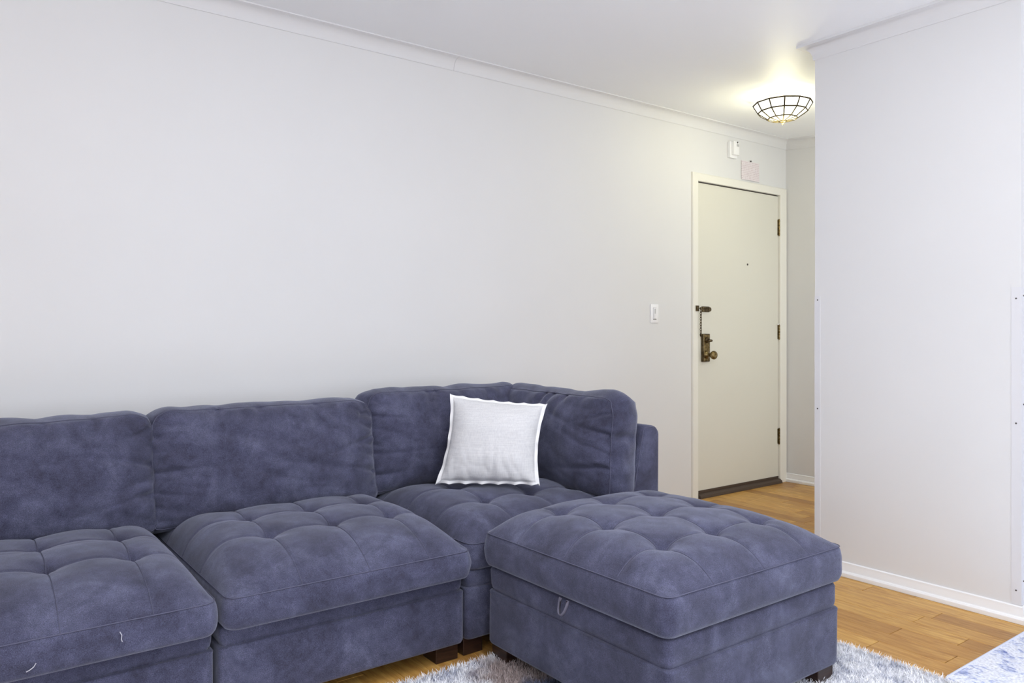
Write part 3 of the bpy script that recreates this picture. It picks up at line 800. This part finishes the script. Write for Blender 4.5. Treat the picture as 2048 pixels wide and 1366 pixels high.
# ------------------------------------------------------------------ rugs
def rugmat(name, stops, scale, stretch):
    m = mat(name, (.7, .7, .75, 1), .9, 0, .1); v = coords(m, stretch)
    c = ramp(m, noi(m, v, scale, 4, .6, .8), stops)
    v2 = coords(m, (1, 1, 1)); f = ramp(m, noi(m, v2, 130, 2), [(.3, (.78, .78, .8, 1)), (.65, (1.12, 1.12, 1.12, 1))])
    base(m, mix(m, 1.0, c, f, 'MULTIPLY')); return m
R1X0, R1X1, R1Y0, R1Y1 = -.4, 2.435, -.9, 2.035
M_shag = rugmat('shag_pile', [(.30, srgb(138, 146, 174)), (.40, srgb(200, 203, 216)), (.49, srgb(244, 245, 250)), (.8, srgb(254, 254, 255))], 14, (1, 1, 1))
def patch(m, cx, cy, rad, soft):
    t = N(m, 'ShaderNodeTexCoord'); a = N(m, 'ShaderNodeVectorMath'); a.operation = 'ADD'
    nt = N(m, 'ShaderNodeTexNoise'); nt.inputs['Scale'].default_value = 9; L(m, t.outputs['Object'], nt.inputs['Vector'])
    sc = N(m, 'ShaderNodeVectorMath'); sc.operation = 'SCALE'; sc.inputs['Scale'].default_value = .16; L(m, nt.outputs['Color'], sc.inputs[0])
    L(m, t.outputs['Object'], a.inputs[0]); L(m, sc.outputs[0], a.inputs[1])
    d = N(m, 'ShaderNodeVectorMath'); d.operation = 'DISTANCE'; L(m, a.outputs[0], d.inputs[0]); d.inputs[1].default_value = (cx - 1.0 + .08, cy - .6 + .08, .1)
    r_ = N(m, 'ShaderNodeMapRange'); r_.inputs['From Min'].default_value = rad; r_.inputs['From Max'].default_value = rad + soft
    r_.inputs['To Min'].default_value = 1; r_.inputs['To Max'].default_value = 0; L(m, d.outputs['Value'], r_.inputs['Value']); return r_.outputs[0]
bs = M_shag.node_tree.nodes['Principled BSDF'].inputs['Base Color']; cur = bs.links[0].from_socket
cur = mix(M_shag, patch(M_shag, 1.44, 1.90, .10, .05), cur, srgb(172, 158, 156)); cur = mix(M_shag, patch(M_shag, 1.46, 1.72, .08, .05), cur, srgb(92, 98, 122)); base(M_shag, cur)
rug = empty('shaggy_area_rug', (1.0, .6, 0), 'shaggy pale grey, white and taupe area rug under the ottoman', 'rug')
ring_solid('backing', R1X0, R1X1, R1Y0, R1Y1, .01, [(0, .0008), (0, .010), (.004, .0115)], M_shag, rug, wob=.003)
vs = []; fs = []
rnd = random.random
def blade(x, y, ln, wd):
    a_ = rnd() * 2 * PI; t = .3 + .9 * rnd(); z1 = .010 + ln * math.cos(t)
    dx, dy = math.cos(a_) * ln * math.sin(t), math.sin(a_) * ln * math.sin(t)
    b_ = rnd() * PI; wx, wy = math.cos(b_) * wd, math.sin(b_) * wd
    k = len(vs)
    vs.extend([(x - wx, y - wy, .009), (x + wx, y + wy, .009), (x + dx * .55 + wx * .8, y + dy * .55 + wy * .8, .010 + (z1 - .010) * .7), (x + dx * .55 - wx * .8, y + dy * .55 - wy * .8, .010 + (z1 - .010) * .7), (x + dx, y + dy, z1)])
    fs.append((k, k + 1, k + 2, k + 3)); fs.append((k + 3, k + 2, k + 4))
for _ in range(105000):
    x = 1.0 + rnd() * (R1X1 - 1.0); y = .95 + rnd() * (R1Y1 - .95)
    if OX0 + .12 < x < OX1 - .12 and OY0 + .12 < y < OY1 - .12: continue
    blade(x, y, .014 + .012 * rnd(), .0011)
for _ in range(5000):   # fringe of loose strands over both visible edges
    if rnd() < .5: x, y = 1.0 + rnd() * 1.43, R1Y1 - .004 * rnd()
    else: x, y = R1X1 - .004 * rnd(), .9 + rnd() * 1.13
    blade(x, y, .018 + .014 * rnd(), .001)
pile = obj('pile', vs, fs, M_shag, rug); pile['kind'] = 'stuff'
R2X0, R2X1, R2Y1 = 2.462, 5.0, 1.100
M_rug2 = rugmat('flatwoven_blue_white', [(.28, srgb(104, 118, 178)), (.38, srgb(176, 186, 220)), (.46, srgb(226, 230, 243)), (.8, srgb(243, 244, 250))], 20, (1.5, 1.0, 1))
v = coords(M_rug2, (90, 260, 1)); bump(M_rug2, noi(M_rug2, v, 2, 2), .5, .002)
rug2 = empty('flatwoven_rug', (3.4, .2, 0), 'low pile white and blue distressed rug in the lower right corner', 'rug')
ring_solid('rug_body', R2X0, R2X1, -1.4, R2Y1, .012, [(0, .0008), (-.0005, .004), (.001, .0075), (.006, .009)], M_rug2, rug2, wob=.002, seed=4, per=60)
bm = bmesh.new()
tube(bm, [(R2X0 - .001, -1.35 + .05 * i, .006) for i in range(49)] + [(R2X0 + .01, R2Y1 - .004, .006), (R2X0 + .03, R2Y1, .006)] + [(R2X0 + .08 + .08 * i, R2Y1 + .0005, .006) for i in range(30)], .0052, 6)
from_bm('bound_edge', bm, mat('pale_binding', srgb(206, 210, 226), .85), rug2, smooth=True)
